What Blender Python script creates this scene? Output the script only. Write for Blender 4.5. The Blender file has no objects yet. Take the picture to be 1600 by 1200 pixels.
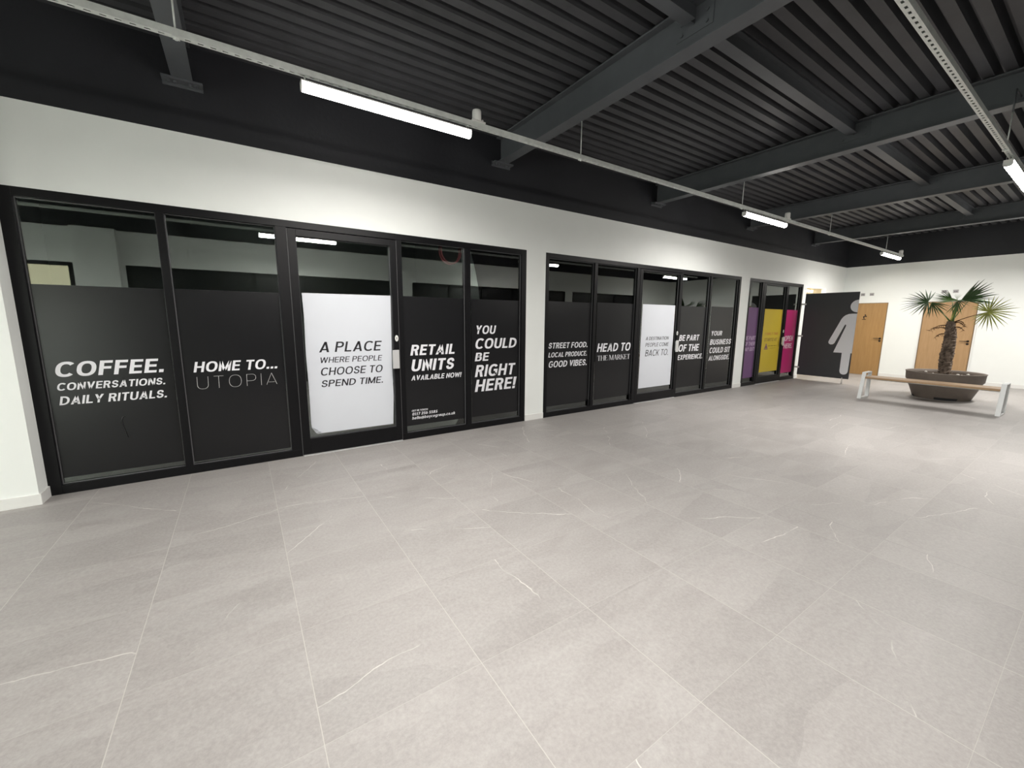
import bpy, bmesh, math, random
from mathutils import Vector, Matrix
random.seed(7)
scene = bpy.context.scene
COL = scene.collection
V = Vector

# ------------------------------------------------------------------ camera
CAM = V((0.0, -5.162, 1.6))
yaw, pitch, roll = 0.587183813, 0.156636626, 0.0080313
f = V((math.sin(yaw), math.cos(yaw), 0)); r = V((math.cos(yaw), -math.sin(yaw), 0)); u = V((0, 0, 1))
f2 = math.cos(pitch) * f - math.sin(pitch) * u
u2 = math.sin(pitch) * f + math.cos(pitch) * u
r3 = math.cos(roll) * r + math.sin(roll) * u2
u3 = -math.sin(roll) * r + math.cos(roll) * u2
cam = bpy.data.cameras.new('camera')
cam.sensor_width = 36.0
cam.lens = 633.0 / 1600 * 36
cam.clip_start = 0.02
cam_o = bpy.data.objects.new('camera', cam)
COL.objects.link(cam_o)
m = Matrix.Identity(4)
for i in range(3):
    m[i][0], m[i][1], m[i][2], m[i][3] = r3[i], u3[i], -f2[i], CAM[i]
cam_o.matrix_world = m
scene.camera = cam_o

# ------------------------------------------------------------------ world, exposure
DAYLIGHT = 5.0         # overcast sky outside the glazing added at the hall's unseen near end
world = bpy.data.worlds.new('world')
scene.world = world
world.use_nodes = True
world.node_tree.nodes['Background'].inputs[0].default_value = (1.0, 1.0, 0.92, 1)
world.node_tree.nodes['Background'].inputs[1].default_value = DAYLIGHT
scene.view_settings.view_transform = 'Standard'
scene.view_settings.look = 'None'
scene.view_settings.gamma = 1.0
scene.view_settings.use_curve_mapping = False
scene.view_settings.exposure = 0.65
LAMP, LAMP2 = 17.0, 40.0            # radiance of the batten diffusers: row by the shops, row by the camera
LAMP_DOWN, LAMP_DOWN2 = 41.0, 72.0  # watts of each batten's downward light
CORRIDOR_LAMP = 70.0

# ------------------------------------------------------------------ materials
def principled(name, col, rough=0.5, metal=0.0, spec=0.5, coat=0.0):
    mt = bpy.data.materials.new(name)
    mt.use_nodes = True
    b = mt.node_tree.nodes['Principled BSDF']
    b.inputs['Base Color'].default_value = (*col, 1)
    b.inputs['Roughness'].default_value = rough
    b.inputs['Metallic'].default_value = metal
    b.inputs['Specular IOR Level'].default_value = spec
    b.inputs['Coat Weight'].default_value = coat
    b.inputs['Coat Roughness'].default_value = 0.08
    return mt

def N(mt, t, **kw):
    n = mt.node_tree.nodes.new(t)
    for k, v in kw.items():
        if k.startswith('i_'):
            n.inputs[k[2:].replace('_', ' ')].default_value = v
        elif k[0] == 'n' and k[1:].isdigit():
            n.inputs[int(k[1:])].default_value = v
        else:
            setattr(n, k, v)
    return n

def L(mt, a, b):
    mt.node_tree.links.new(a, b)

def mottled(name, col, amt=0.06, scale=3.0, rough=0.6, spec=0.4, bump=0.0, bscale=60.0, stretch=None, metal=0.0, roughvar=0.0):
    """a colour with soft procedural variation, object coordinates"""
    mt = principled(name, col, rough, metal, spec)
    b = mt.node_tree.nodes['Principled BSDF']
    tc = N(mt, 'ShaderNodeTexCoord')
    mp = N(mt, 'ShaderNodeMapping')
    if stretch: mp.inputs['Scale'].default_value = stretch
    L(mt, tc.outputs['Object'], mp.inputs['Vector'])
    nz = N(mt, 'ShaderNodeTexNoise', i_Scale=scale, i_Detail=5.0, i_Roughness=0.6)
    L(mt, mp.outputs[0], nz.inputs['Vector'])
    mr = N(mt, 'ShaderNodeMapRange', n1=0.3, n2=0.7, n3=1 - amt, n4=1 + amt)
    L(mt, nz.outputs['Fac'], mr.inputs[0])
    mx = N(mt, 'ShaderNodeVectorMath', operation='SCALE')
    mx.inputs[0].default_value = col
    L(mt, mr.outputs[0], mx.inputs['Scale'])
    L(mt, mx.outputs[0], b.inputs['Base Color'])
    if roughvar:
        rr = N(mt, 'ShaderNodeMapRange', n1=0.3, n2=0.7, n3=rough - roughvar, n4=rough + roughvar)
        L(mt, nz.outputs['Fac'], rr.inputs[0]); L(mt, rr.outputs[0], b.inputs['Roughness'])
    if bump:
        nb = N(mt, 'ShaderNodeTexNoise', i_Scale=bscale, i_Detail=4.0)
        L(mt, mp.outputs[0], nb.inputs['Vector'])
        bp = N(mt, 'ShaderNodeBump', i_Strength=bump, i_Distance=0.01)
        L(mt, nb.outputs['Fac'], bp.inputs['Height'])
        L(mt, bp.outputs[0], b.inputs['Normal'])
    return mt

def emitter(name, col, strength):
    mt = bpy.data.materials.new(name)
    mt.use_nodes = True
    nt = mt.node_tree
    nt.nodes.clear()
    e = nt.nodes.new('ShaderNodeEmission'); o = nt.nodes.new('ShaderNodeOutputMaterial')
    e.inputs[0].default_value = (*col, 1); e.inputs[1].default_value = strength
    nt.links.new(e.outputs[0], o.inputs[0])
    return mt

def glass_mat(name, ior=2.05, tint=(0.90, 0.94, 0.92)):
    mt = bpy.data.materials.new(name)
    mt.use_nodes = True
    nt = mt.node_tree
    nt.nodes.clear()
    t = nt.nodes.new('ShaderNodeBsdfTransparent'); t.inputs[0].default_value = (*tint, 1)
    g = nt.nodes.new('ShaderNodeBsdfGlossy'); g.inputs['Roughness'].default_value = 0.0
    g.inputs[0].default_value = (0.95, 1, 0.98, 1)
    fr = nt.nodes.new('ShaderNodeFresnel'); fr.inputs[0].default_value = ior
    mx = nt.nodes.new('ShaderNodeMixShader'); o = nt.nodes.new('ShaderNodeOutputMaterial')
    nt.links.new(fr.outputs[0], mx.inputs[0]); nt.links.new(t.outputs[0], mx.inputs[1])
    nt.links.new(g.outputs[0], mx.inputs[2]); nt.links.new(mx.outputs[0], o.inputs[0])
    return mt

def floor_mat():
    mt = principled('porcelain_tiles', (0.4, 0.4, 0.38), 0.42, 0, 0.45)
    b = mt.node_tree.nodes['Principled BSDF']
    tc = N(mt, 'ShaderNodeTexCoord')
    sep = N(mt, 'ShaderNodeSeparateXYZ'); L(mt, tc.outputs['Object'], sep.inputs[0])
    def math_(op, a, bb=None, c=None):
        n = N(mt, 'ShaderNodeMath', operation=op)
        for i, x in enumerate((a, bb, c)):
            if x is None: continue
            if isinstance(x, (int, float)): n.inputs[i].default_value = x
            else: L(mt, x, n.inputs[i])
        return n.outputs[0]
    T = 0.6825
    # a movement joint runs across the hall at x = 3.889; the grid starts afresh beyond it
    far = math_('GREATER_THAN', sep.outputs[0], 3.889)
    xo = math_('MULTIPLY_ADD', far, 0.3415 - 0.6825, 1.225)
    ux = math_('DIVIDE', math_('ADD', sep.outputs[0], xo), T)
    uy = math_('DIVIDE', math_('ADD', sep.outputs[1], 3.688), T)
    fx, fy = math_('FRACT', ux), math_('FRACT', uy)
    ix, iy = math_('FLOOR', ux), math_('FLOOR', uy)
    def edge(fr, half):
        d = math_('MINIMUM', fr, math_('SUBTRACT', 1.0, fr))
        n = N(mt, 'ShaderNodeMapRange', n1=half * 0.6, n2=half * 1.4, n3=1.0, n4=0.0)
        L(mt, d, n.inputs[0]); return n.outputs[0]
    gx, gy = edge(fx, 0.0026), math_('MULTIPLY', edge(fy, 0.0018), 0.6)
    joint = N(mt, 'ShaderNodeMapRange', n1=0.0015, n2=0.0035, n3=1.0, n4=0.0)
    L(mt, math_('ABSOLUTE', math_('SUBTRACT', sep.outputs[0], 3.889)), joint.inputs[0])
    grout = math_('MAXIMUM', gx, gy)
    idv = N(mt, 'ShaderNodeCombineXYZ'); L(mt, ix, idv.inputs[0]); L(mt, iy, idv.inputs[1]); L(mt, far, idv.inputs[2])
    wn = N(mt, 'ShaderNodeTexWhiteNoise', noise_dimensions='3D'); L(mt, idv.outputs[0], wn.inputs['Vector'])
    # each tile samples its own patch of the stone print
    off = N(mt, 'ShaderNodeVectorMath', operation='SCALE'); off.inputs['Scale'].default_value = 37.0
    L(mt, wn.outputs['Color'], off.inputs[0])
    pos = N(mt, 'ShaderNodeVectorMath', operation='ADD')
    L(mt, tc.outputs['Object'], pos.inputs[0]); L(mt, off.outputs[0], pos.inputs[1])
    # broad cloud, stretched along the hall like the slate print
    mp = N(mt, 'ShaderNodeMapping'); mp.inputs['Scale'].default_value = (0.8, 2.0, 1.0); mp.inputs['Rotation'].default_value = (0, 0, 0.25)
    L(mt, pos.outputs[0], mp.inputs[0])
    cl = N(mt, 'ShaderNodeTexNoise', i_Scale=2.6, i_Detail=7.0, i_Roughness=0.62, i_Distortion=0.7); L(mt, mp.outputs[0], cl.inputs['Vector'])
    gr = N(mt, 'ShaderNodeTexNoise', i_Scale=55.0, i_Detail=5.0, i_Roughness=0.75); L(mt, pos.outputs[0], gr.inputs['Vector'])
    # slate ledges: hard steps of a stretched voronoi
    vo = N(mt, 'ShaderNodeTexVoronoi', i_Scale=1.1); 
    mp2 = N(mt, 'ShaderNodeMapping'); mp2.inputs['Scale'].default_value = (0.7, 2.6, 1.0); mp2.inputs['Rotation'].default_value = (0, 0, 0.12)
    L(mt, pos.outputs[0], mp2.inputs[0])
    wob = N(mt, 'ShaderNodeTexNoise', i_Scale=3.0, i_Detail=4.0); L(mt, pos.outputs[0], wob.inputs['Vector'])
    wsc = N(mt, 'ShaderNodeVectorMath', operation='MULTIPLY_ADD'); wsc.inputs[1].default_value = (0.25, 0.25, 0.0)
    L(mt, wob.outputs['Color'], wsc.inputs[0]); L(mt, mp2.outputs[0], wsc.inputs[2]); L(mt, wsc.outputs[0], vo.inputs['Vector'])
    vsep = N(mt, 'ShaderNodeSeparateColor'); L(mt, vo.outputs['Color'], vsep.inputs[0])
    # thin pale veins
    wn2 = N(mt, 'ShaderNodeTexWhiteNoise', noise_dimensions='4D'); L(mt, idv.outputs[0], wn2.inputs['Vector']); wn2.inputs['W'].default_value = 5.3
    rs = N(mt, 'ShaderNodeSeparateColor'); L(mt, wn2.outputs['Color'], rs.inputs[0])
    vn = N(mt, 'ShaderNodeTexNoise', i_Scale=2.2, i_Detail=4.0, i_Roughness=0.5); L(mt, pos.outputs[0], vn.inputs['Vector'])
    th = math_('MULTIPLY', rs.outputs[0], 6.2832)
    cxx, cyy = math_('SUBTRACT', fx, 0.5), math_('SUBTRACT', fy, 0.5)
    dd = math_('ADD', math_('MULTIPLY', math_('COSINE', th), cxx), math_('MULTIPLY', math_('SINE', th), cyy))
    dd = math_('ADD', dd, math_('MULTIPLY_ADD', vn.outputs['Fac'], 0.34, -0.17))
    dd = math_('ABSOLUTE', math_('ADD', dd, math_('MULTIPLY_ADD', rs.outputs[1], 0.6, -0.3)))
    vein = N(mt, 'ShaderNodeMapRange', n1=0.002, n2=0.0062, n3=1.0, n4=0.0); L(mt, dd, vein.inputs[0])
    vm = N(mt, 'ShaderNodeTexNoise', i_Scale=3.2, i_Detail=2.0); L(mt, pos.outputs[0], vm.inputs['Vector'])
    vmr = N(mt, 'ShaderNodeMapRange', n1=0.42, n2=0.60, n3=0.0, n4=0.8); L(mt, vm.outputs['Fac'], vmr.inputs[0])
    veins = math_('MULTIPLY', math_('MULTIPLY', vein.outputs[0], vmr.outputs[0]), math_('GREATER_THAN', rs.outputs[2], 0.45))
    v = math_('MULTIPLY_ADD', cl.outputs['Fac'], 0.42, 0.79)
    v = math_('ADD', v, math_('MULTIPLY_ADD', gr.outputs['Fac'], 0.62, -0.31))
    v = math_('ADD', v, math_('MULTIPLY_ADD', vsep.outputs[0], 0.10, -0.05))
    v = math_('ADD', v, math_('MULTIPLY_ADD', wn.outputs['Value'], 0.06, -0.03))
    base = N(mt, 'ShaderNodeMix', data_type='RGBA')
    base.inputs['A'].default_value = (0.337, 0.313, 0.301, 1); base.inputs['B'].default_value = (0.322, 0.312, 0.302, 1)
    L(mt, cl.outputs['Fac'], base.inputs['Factor'])
    sc = N(mt, 'ShaderNodeVectorMath', operation='SCALE'); L(mt, base.outputs['Result'], sc.inputs[0]); L(mt, v, sc.inputs['Scale'])
    m1 = N(mt, 'ShaderNodeMix', data_type='RGBA'); m1.inputs['B'].default_value = (0.66, 0.64, 0.60, 1)
    L(mt, veins, m1.inputs['Factor']); L(mt, sc.outputs[0], m1.inputs['A'])
    m2 = N(mt, 'ShaderNodeMix', data_type='RGBA'); m2.inputs['B'].default_value = (0.47, 0.45, 0.42, 1)
    L(mt, math_('MULTIPLY', grout, 0.85), m2.inputs['Factor']); L(mt, m1.outputs['Result'], m2.inputs['A'])
    m3 = N(mt, 'ShaderNodeMix', data_type='RGBA'); m3.inputs['B'].default_value = (0.19, 0.185, 0.18, 1)
    L(mt, joint.outputs[0], m3.inputs['Factor']); L(mt, m2.outputs['Result'], m3.inputs['A'])
    L(mt, m3.outputs['Result'], b.inputs['Base Color'])
    rg = N(mt, 'ShaderNodeMapRange', n1=0.3, n2=0.7, n3=0.46, n4=0.58); L(mt, cl.outputs['Fac'], rg.inputs[0])
    L(mt, rg.outputs[0], b.inputs['Roughness'])
    hh = math_('SUBTRACT', math_('MULTIPLY', cl.outputs['Fac'], 0.25), grout)
    bp = N(mt, 'ShaderNodeBump', i_Strength=0.25, i_Distance=0.002); L(mt, hh, bp.inputs['Height']); L(mt, bp.outputs[0], b.inputs['Normal'])
    return mt

def wood_mat(name, c1, c2, stretch):
    mt = principled(name, c1, 0.45, 0, 0.35)
    b = mt.node_tree.nodes['Principled BSDF']
    tc = N(mt, 'ShaderNodeTexCoord'); mp = N(mt, 'ShaderNodeMapping'); mp.inputs['Scale'].default_value = stretch
    L(mt, tc.outputs['Object'], mp.inputs[0])
    nz = N(mt, 'ShaderNodeTexNoise', i_Scale=6.0, i_Detail=6.0, i_Roughness=0.65, i_Distortion=0.4); L(mt, mp.outputs[0], nz.inputs['Vector'])
    cr = N(mt, 'ShaderNodeMapRange', n1=0.3, n2=0.7); L(mt, nz.outputs['Fac'], cr.inputs[0])
    mx = N(mt, 'ShaderNodeMix', data_type='RGBA'); mx.inputs['A'].default_value = (*c1, 1); mx.inputs['B'].default_value = (*c2, 1)
    L(mt, cr.outputs[0], mx.inputs['Factor']); L(mt, mx.outputs['Result'], b.inputs['Base Color'])
    return mt

M = {}
M['floor'] = floor_mat()
M['white'] = mottled('white_wall_paint', (0.845, 0.868, 0.848), 0.015, 2.0, 0.6, 0.3, bump=0.04, bscale=120)
M['skirt'] = principled('white_satin_trim', (0.78, 0.78, 0.76), 0.35)
M['blackwall'] = mottled('black_wall_paint', (0.0180, 0.0190, 0.0230), 0.18, 1.6, 0.55, 0.35, bump=0.25, bscale=25, roughvar=0.08)
M['deck'] = mottled('black_painted_deck', (0.054, 0.055, 0.060), 0.15, 4.0, 0.5, 0.4)
M['steel'] = mottled('charcoal_painted_steel', (0.082, 0.088, 0.096), 0.08, 5.0, 0.45, 0.4)
M['frame'] = mottled('black_aluminium', (0.004, 0.004, 0.005), 0.1, 8.0, 0.42, 0.22)
M['bead'] = principled('grey_glazing_bead', (0.12, 0.12, 0.125), 0.4)
M['glass'] = glass_mat('shopfront_glass')
M['dimglass'] = glass_mat('added_dimming_glass', 1.5, (0.48, 0.46, 0.39))  # added tint that darkens the opposite window as mirrored in the shop glass
M['film'] = mottled('charcoal_window_film', (0.0085, 0.0087, 0.010), 0.06, 3.0, 0.30, 0.38)
M['filmw'] = mottled('white_window_film', (0.64, 0.665, 0.715), 0.01, 3.0, 0.4, 0.4)
M['purple'] = mottled('purple_window_film', (0.135, 0.055, 0.165), 0.02, 3.0, 0.4, 0.4)
M['yellow'] = mottled('yellow_window_film', (0.56, 0.42, 0.035), 0.02, 3.0, 0.4, 0.4)
M['pink'] = mottled('magenta_window_film', (0.46, 0.022, 0.15), 0.02, 3.0, 0.4, 0.4)
M['txw'] = principled('white_vinyl_letters', (0.80, 0.80, 0.84), 0.4)
M['txg'] = principled('silver_vinyl_letters', (0.45, 0.45, 0.45), 0.4)
M['txk'] = principled('black_vinyl_letters', (0.018, 0.018, 0.022), 0.4)
M['txo'] = principled('orange_vinyl_letters', (0.50, 0.20, 0.045), 0.4)
M['txb'] = principled('brown_vinyl_letters', (0.20, 0.11, 0.03), 0.4)
M['txv'] = principled('violet_vinyl_mark', (0.19, 0.085, 0.12), 0.4)
M['txl'] = principled('lilac_vinyl_letters', (0.50, 0.38, 0.53), 0.4)
M['txp'] = principled('pale_pink_vinyl_letters', (0.78, 0.60, 0.68), 0.4)
M['txe'] = principled('olive_vinyl_letters', (0.27, 0.19, 0.01), 0.4)
M['galv'] = mottled('galvanised_steel', (0.74, 0.77, 0.74), 0.10, 14.0, 0.45, 0.5, metal=0.25)
M['lamp'] = emitter('opal_diffuser_lit', (1.0, 0.955, 0.90), LAMP)
M['lamp2'] = emitter('bright_opal_diffuser_lit', (1.0, 0.955, 0.90), LAMP2)
M['cor_lamp'] = emitter('corridor_lamp_lit', (1.0, 0.90, 0.74), CORRIDOR_LAMP)
M['wplastic'] = principled('white_plastic', (0.72, 0.72, 0.70), 0.4)
M['dark'] = principled('dark_room_paint', (0.02, 0.02, 0.022), 0.7)
M['roomwall'] = mottled('unit_plaster', (0.78, 0.80, 0.77), 0.03, 2.0, 0.7, 0.2)
M['roomfloor'] = mottled('unit_screed', (0.22, 0.22, 0.21), 0.1, 3.0, 0.7, 0.2)
M['board'] = mottled('bare_plasterboard', (0.66, 0.60, 0.46), 0.05, 4.0, 0.8, 0.1)
M['cream'] = mottled('cream_corridor_paint', (0.76, 0.70, 0.56), 0.02, 2.0, 0.6, 0.2)
M['silver'] = principled('satin_silver', (0.60, 0.60, 0.60), 0.35, 0.3)
M['doorwood1'] = wood_mat('oak_veneer', (0.40, 0.235, 0.092), (0.33, 0.19, 0.072), (4, 4, 0.35))
M['doorwood2'] = wood_mat('pale_oak_veneer', (0.44, 0.28, 0.145), (0.365, 0.225, 0.11), (4, 4, 0.35))
M['doorgap'] = principled('door_lining', (0.20, 0.13, 0.06), 0.5)
M['ironmongery'] = principled('bronze_black_ironmongery', (0.012, 0.008, 0.006), 0.4, 0.3)
M['panel'] = mottled('charcoal_privacy_panel', (0.052, 0.054, 0.060), 0.05, 2.0, 0.42, 0.4)
M['figure'] = principled('white_pictogram_vinyl', (0.86, 0.88, 0.93), 0.45)
M['planter'] = mottled('taupe_planter', (0.175, 0.146, 0.124), 0.07, 10.0, 0.6, 0.3, bump=0.05)
M['soil'] = mottled('potting_soil', (0.035, 0.022, 0.014), 0.4, 25.0, 0.9, 0.1, bump=0.6, bscale=50)
M['pebble'] = principled('white_pebble', (0.7, 0.68, 0.62), 0.5)
M['trunk'] = mottled('fibrous_palm_bark', (0.16, 0.125, 0.10), 0.6, 18.0, 0.9, 0.1, bump=0.9, bscale=45, stretch=(1, 1, 0.5))
M['fibre'] = mottled('dry_palm_fibre', (0.075, 0.038, 0.02), 0.3, 12.0, 0.9, 0.1)
M['leaf'] = mottled('palm_leaf_green', (0.10, 0.185, 0.05), 0.35, 9.0, 0.42, 0.5)
M['leafdk'] = mottled('palm_leaf_dark', (0.055, 0.105, 0.038), 0.3, 9.0, 0.42, 0.5)
M['leafyl'] = mottled('palm_leaf_yellow_green', (0.36, 0.39, 0.10), 0.35, 9.0, 0.42, 0.5)
M['benchwood'] = wood_mat('oak_seat_board', (0.40, 0.27, 0.16), (0.31, 0.20, 0.11), (5, 0.4, 5))
M['benchleg'] = principled('white_powder_coated_steel', (0.72, 0.74, 0.74), 0.35)
M['redcable'] = principled('red_cable_sheath', (0.85, 0.20, 0.23), 0.4)
M['sign'] = principled('grey_sign_plate', (0.40, 0.385, 0.385), 0.5)
M['signmark'] = principled('dark_sign_mark', (0.16, 0.15, 0.16), 0.5)

# ------------------------------------------------------------------ builders
class MB:
    """collects shapes given in world coordinates for ONE mesh object"""
    def __init__(s): s.v, s.f, s.mi, s.smooth = [], [], [], []
    def face(s, pts, mi=0, sm=False):
        i = len(s.v); s.v += [V(p) for p in pts]; s.f.append(list(range(i, i + len(pts)))); s.mi.append(mi); s.smooth.append(sm)
    def box(s, x0, x1, y0, y1, z0, z1, mi=0):
        i = len(s.v)
        s.v += [V((x, y, z)) for x in (x0, x1) for y in (y0, y1) for z in (z0, z1)]
        for q in ((0, 1, 3, 2), (4, 6, 7, 5), (0, 4, 5, 1), (2, 3, 7, 6), (0, 2, 6, 4), (1, 5, 7, 3)):
            s.f.append([i + k for k in q]); s.mi.append(mi); s.smooth.append(False)
        return s
    def prism(s, poly, axis, a, b, mi=0):
        """poly: 2d points, extruded along axis from a to b (axis 0: (y,z); 1: (x,z); 2: (x,y))"""
        def P(p, t):
            return {0: (t, p[0], p[1]), 1: (p[0], t, p[1]), 2: (p[0], p[1], t)}[axis]
        n = len(poly); i = len(s.v)
        s.v += [V(P(p, a)) for p in poly] + [V(P(p, b)) for p in poly]
        s.f.append([i + k for k in range(n)][::-1]); s.f.append([i + n + k for k in range(n)])
        for k in range(n): s.f.append([i + k, i + (k + 1) % n, i + n + (k + 1) % n, i + n + k])
        s.mi += [mi] * (n + 2); s.smooth += [False] * (n + 2)
        return s
    def tube(s, pts, rad, n=8, mi=0, cap=True, sm=True):
        pts = [V(p) for p in pts]; rads = rad if isinstance(rad, (list, tuple)) else [rad] * len(pts)
        i = len(s.v); up = None
        for k, p in enumerate(pts):
            d = (pts[min(k + 1, len(pts) - 1)] - pts[max(k - 1, 0)]).normalized()
            if up is None: up = V((0, 0, 1)) if abs(d.z) < 0.9 else V((1, 0, 0))
            a = d.cross(up)
            if a.length < 1e-5: a = d.orthogonal()
            a.normalize(); b = a.cross(d).normalized(); up = b
            for j in range(n):
                t = 2 * math.pi * j / n
                s.v.append(p + rads[k] * (math.cos(t) * a + math.sin(t) * b))
        for k in range(len(pts) - 1):
            for j in range(n):
                s.f.append([i + k * n + j, i + k * n + (j + 1) % n, i + (k + 1) * n + (j + 1) % n, i + (k + 1) * n + j])
                s.mi.append(mi); s.smooth.append(sm)
        if cap:
            s.f.append([i + j for j in range(n)][::-1]); s.f.append([i + (len(pts) - 1) * n + j for j in range(n)])
            s.mi += [mi] * 2; s.smooth += [False] * 2
        return s
    def lathe(s, prof, c, n=48, mi=0):
        i = len(s.v)
        for (rr, z) in prof:
            for j in range(n):
                t = 2 * math.pi * j / n
                s.v.append(V((c[0] + rr * math.cos(t), c[1] + rr * math.sin(t), z)))
        for k in range(len(prof) - 1):
            for j in range(n):
                s.f.append([i + k * n + j, i + k * n + (j + 1) % n, i + (k + 1) * n + (j + 1) % n, i + (k + 1) * n + j])
                s.mi.append(mi); s.smooth.append(True)
        for k, rev in ((0, True), (len(prof) - 1, False)):
            if prof[k][0] > 1e-4:
                q = [i + k * n + j for j in range(n)]
                s.f.append(q[::-1] if rev else q); s.mi.append(mi); s.smooth.append(False)
        return s
    def build(s, name, mats, parent=None, origin=None, bevel=0.0):
        if not isinstance(mats, (list, tuple)): mats = [mats]
        if parent is not None: org = world_loc(parent)
        elif origin is not None: org = V(origin)
        else: org = V((0, 0, 0))
        me = bpy.data.meshes.new(name)
        me.from_pydata([tuple(p - org) for p in s.v], [], s.f)
        for mt in mats: me.materials.append(mt)
        me.polygons.foreach_set('material_index', s.mi)
        me.polygons.foreach_set('use_smooth', s.smooth)
        me.validate(); me.update()
        bm = bmesh.new(); bm.from_mesh(me); bmesh.ops.recalc_face_normals(bm, faces=bm.faces); bm.to_mesh(me); bm.free()
        o = bpy.data.objects.new(name, me); COL.objects.link(o)
        if parent is not None: o.parent = parent
        else: o.location = org
        if bevel:
            md = o.modifiers.new('bevel', 'BEVEL'); md.width = bevel; md.segments = 2; md.limit_method = 'ANGLE'
        return o

def world_loc(o):
    p = V((0, 0, 0))
    while o is not None:
        p = p + V(o.location); o = o.parent
    return p

def tag(o, label, cat, group=None):
    o['label'] = label; o['category'] = cat
    if group: o['group'] = group
    return o

def thing(name, loc, label, cat, group=None):
    o = bpy.data.objects.new(name, None); o.empty_display_size = 0.1
    COL.objects.link(o); o.location = loc
    return tag(o, label, cat, group)

def struct(o):
    o['kind'] = 'structure'; return o

def copy_thing(src, loc, label, group):
    c = src.copy(); COL.objects.link(c); c.location = loc; c['label'] = label; c['group'] = group
    for ch in src.children:
        d = ch.copy(); COL.objects.link(d); d.parent = c
        for g in ch.children:
            e = g.copy(); COL.objects.link(e); e.parent = d
    return c

# ------------------------------------------------------------------ setting
XL, XR, YB, ZT, ZD, ZF = -9.0, 16.106, -6.25, 3.313, 4.085, 2.643
struct(MB().box(XL - .2, XR + .4, YB - .12, 5.4, -0.1, 0.0).build('floor', M['floor']))

# corrugated roof deck, ribs running along the hall
P_, prof, y = 0.155, [], YB - .15
H_ = 0.10
while y < 0.25:
    prof += [(y, ZD), (y + 0.085, ZD), (y + 0.103, ZD + H_), (y + P_ - 0.018, ZD + H_)]
    y += P_
mb = MB()
for a, b in zip(prof, prof[1:]):
    mb.face([(XL - .2, a[0], a[1]), (XR + .2, a[0], a[1]), (XR + .2, b[0], b[1]), (XL - .2, b[0], b[1])])
mb.box(XL - .2, XR + .2, YB - .15, 0.25, ZD + H_ + .02, ZD + H_ + .1)
struct(mb.build('ceiling', M['deck']))

UNITS = [(-1.552, 3.683), (4.051, 9.884), (10.268, 13.188)]
OPEN = (13.402, 14.72)
# shopfront wall: white below, black above; openings for the three shop units and the corridor
mb = MB(); T_ = 0.12
def wallpiece(x0, x1, z0, z1, mi=0): mb.box(x0, x1, 0.0, T_, z0, z1, mi)
edges = [XL, UNITS[0][0], UNITS[0][1], UNITS[1][0], UNITS[1][1], UNITS[2][0], UNITS[2][1], OPEN[0], OPEN[1], XR]
for k in range(0, 10, 2): wallpiece(edges[k], edges[k + 1], 0, ZT)
for (a, b) in UNITS: wallpiece(a, b, ZF, ZT)
wallpiece(OPEN[0], OPEN[1], 2.60, ZT)
wallpiece(XL, XR, ZT, ZD + .13, 1)
struct(mb.build('wall_back', [M['white'], M['blackwall']]))
# projecting pier at the near end of the shopfront wall
struct(MB().box(-3.2, -1.553, -0.19, 0.0, 0, ZT).build('wall_pier', M['white'], origin=(-2.4, -.1, 0)))
mb = MB()
mb.box(XR, XR + .15, YB, 0.0, 0, ZT); mb.box(XR, XR + .15, YB, 0.0, ZT, ZD + .13, 1)
struct(mb.build('wall_end', [M['white'], M['blackwall']]))
mb = MB()
mb.box(XL - .15, XL, YB, YB + .4, 0, ZT); mb.box(XL - .15, XL, -.4, 0.0, 0, ZT); mb.box(XL - .15, XL, YB + .4, -.4, 3.0, ZT)
mb.box(XL - .15, XL, YB, 0.0, ZT, ZD + .13, 1)
struct(mb.build('wall_near', [M['white'], M['blackwall']]))
# glazed entrance at the near end, unseen and added to let daylight in
fr = MB(); fr.box(XL - .1, XL - .03, YB + .4, -.4, 2.92, 3.0); fr.box(XL - .1, XL - .03, YB + .4, -.4, 0, .08)
for k in range(6):
    yy = YB + .4 + (-.47 - YB - .4) * k / 5; fr.box(XL - .1, XL - .03, yy, yy + .07, .08, 2.92)
w = struct(fr.build('window_8', M['frame'], origin=(XL, -3.1, 0)))
MB().box(XL - .07, XL - .06, YB + .42, -.42, .06, 2.94).build('glass_pane', M['glass'], w)
# opposite wall behind the camera: the same shopfronts mirrored, seen in the glass
OPP = [(-1.86, 3.68), (4.2, 9.95), (10.3, 13.7)]
mb = MB(); e2 = [XL, -8.7, -2.62, OPP[0][0], OPP[0][1], OPP[1][0], OPP[1][1], OPP[2][0], OPP[2][1], XR]
for k in range(0, 10, 2): mb.box(e2[k], e2[k + 1], YB - .12, YB, 0, ZT)
for (a, b) in OPP + [(-8.7, -2.62)]: mb.box(a, b, YB - .12, YB, ZF, ZT)
mb.box(XL, XR, YB - .12, YB, ZT, ZD + .13, 1)
mb.box(-2.56, -1.93, YB, YB + .19, 0, ZT)
struct(mb.build('wall_front', [M['white'], M['blackwall']]))
for k, (a, b) in enumerate(OPP):
    fr = MB()
    n = max(3, round((b - a) / 1.1))
    for q in range(n + 1):
        xx = a + (b - a - .07) * q / n; fr.box(xx, xx + .07, YB - .07, YB, 0, ZF)
    fr.box(a, b, YB - .07, YB, ZF - .07, ZF); fr.box(a, b, YB - .07, YB, 0, .08)
    w = struct(fr.build('window_%d' % (k + 4), M['frame'], origin=((a + b) / 2, YB, 0)))
    MB().box(a + .02, b - .02, YB - .05, YB - .03, .05, ZF - .03).build('tinted_pane', M['film'], w)
fr = MB(); a, b = -8.7, -2.62
for q in range(7): xx = a + (b - a - .07) * q / 6; fr.box(xx, xx + .07, YB - .10, YB, .08, ZF - .07)
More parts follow.
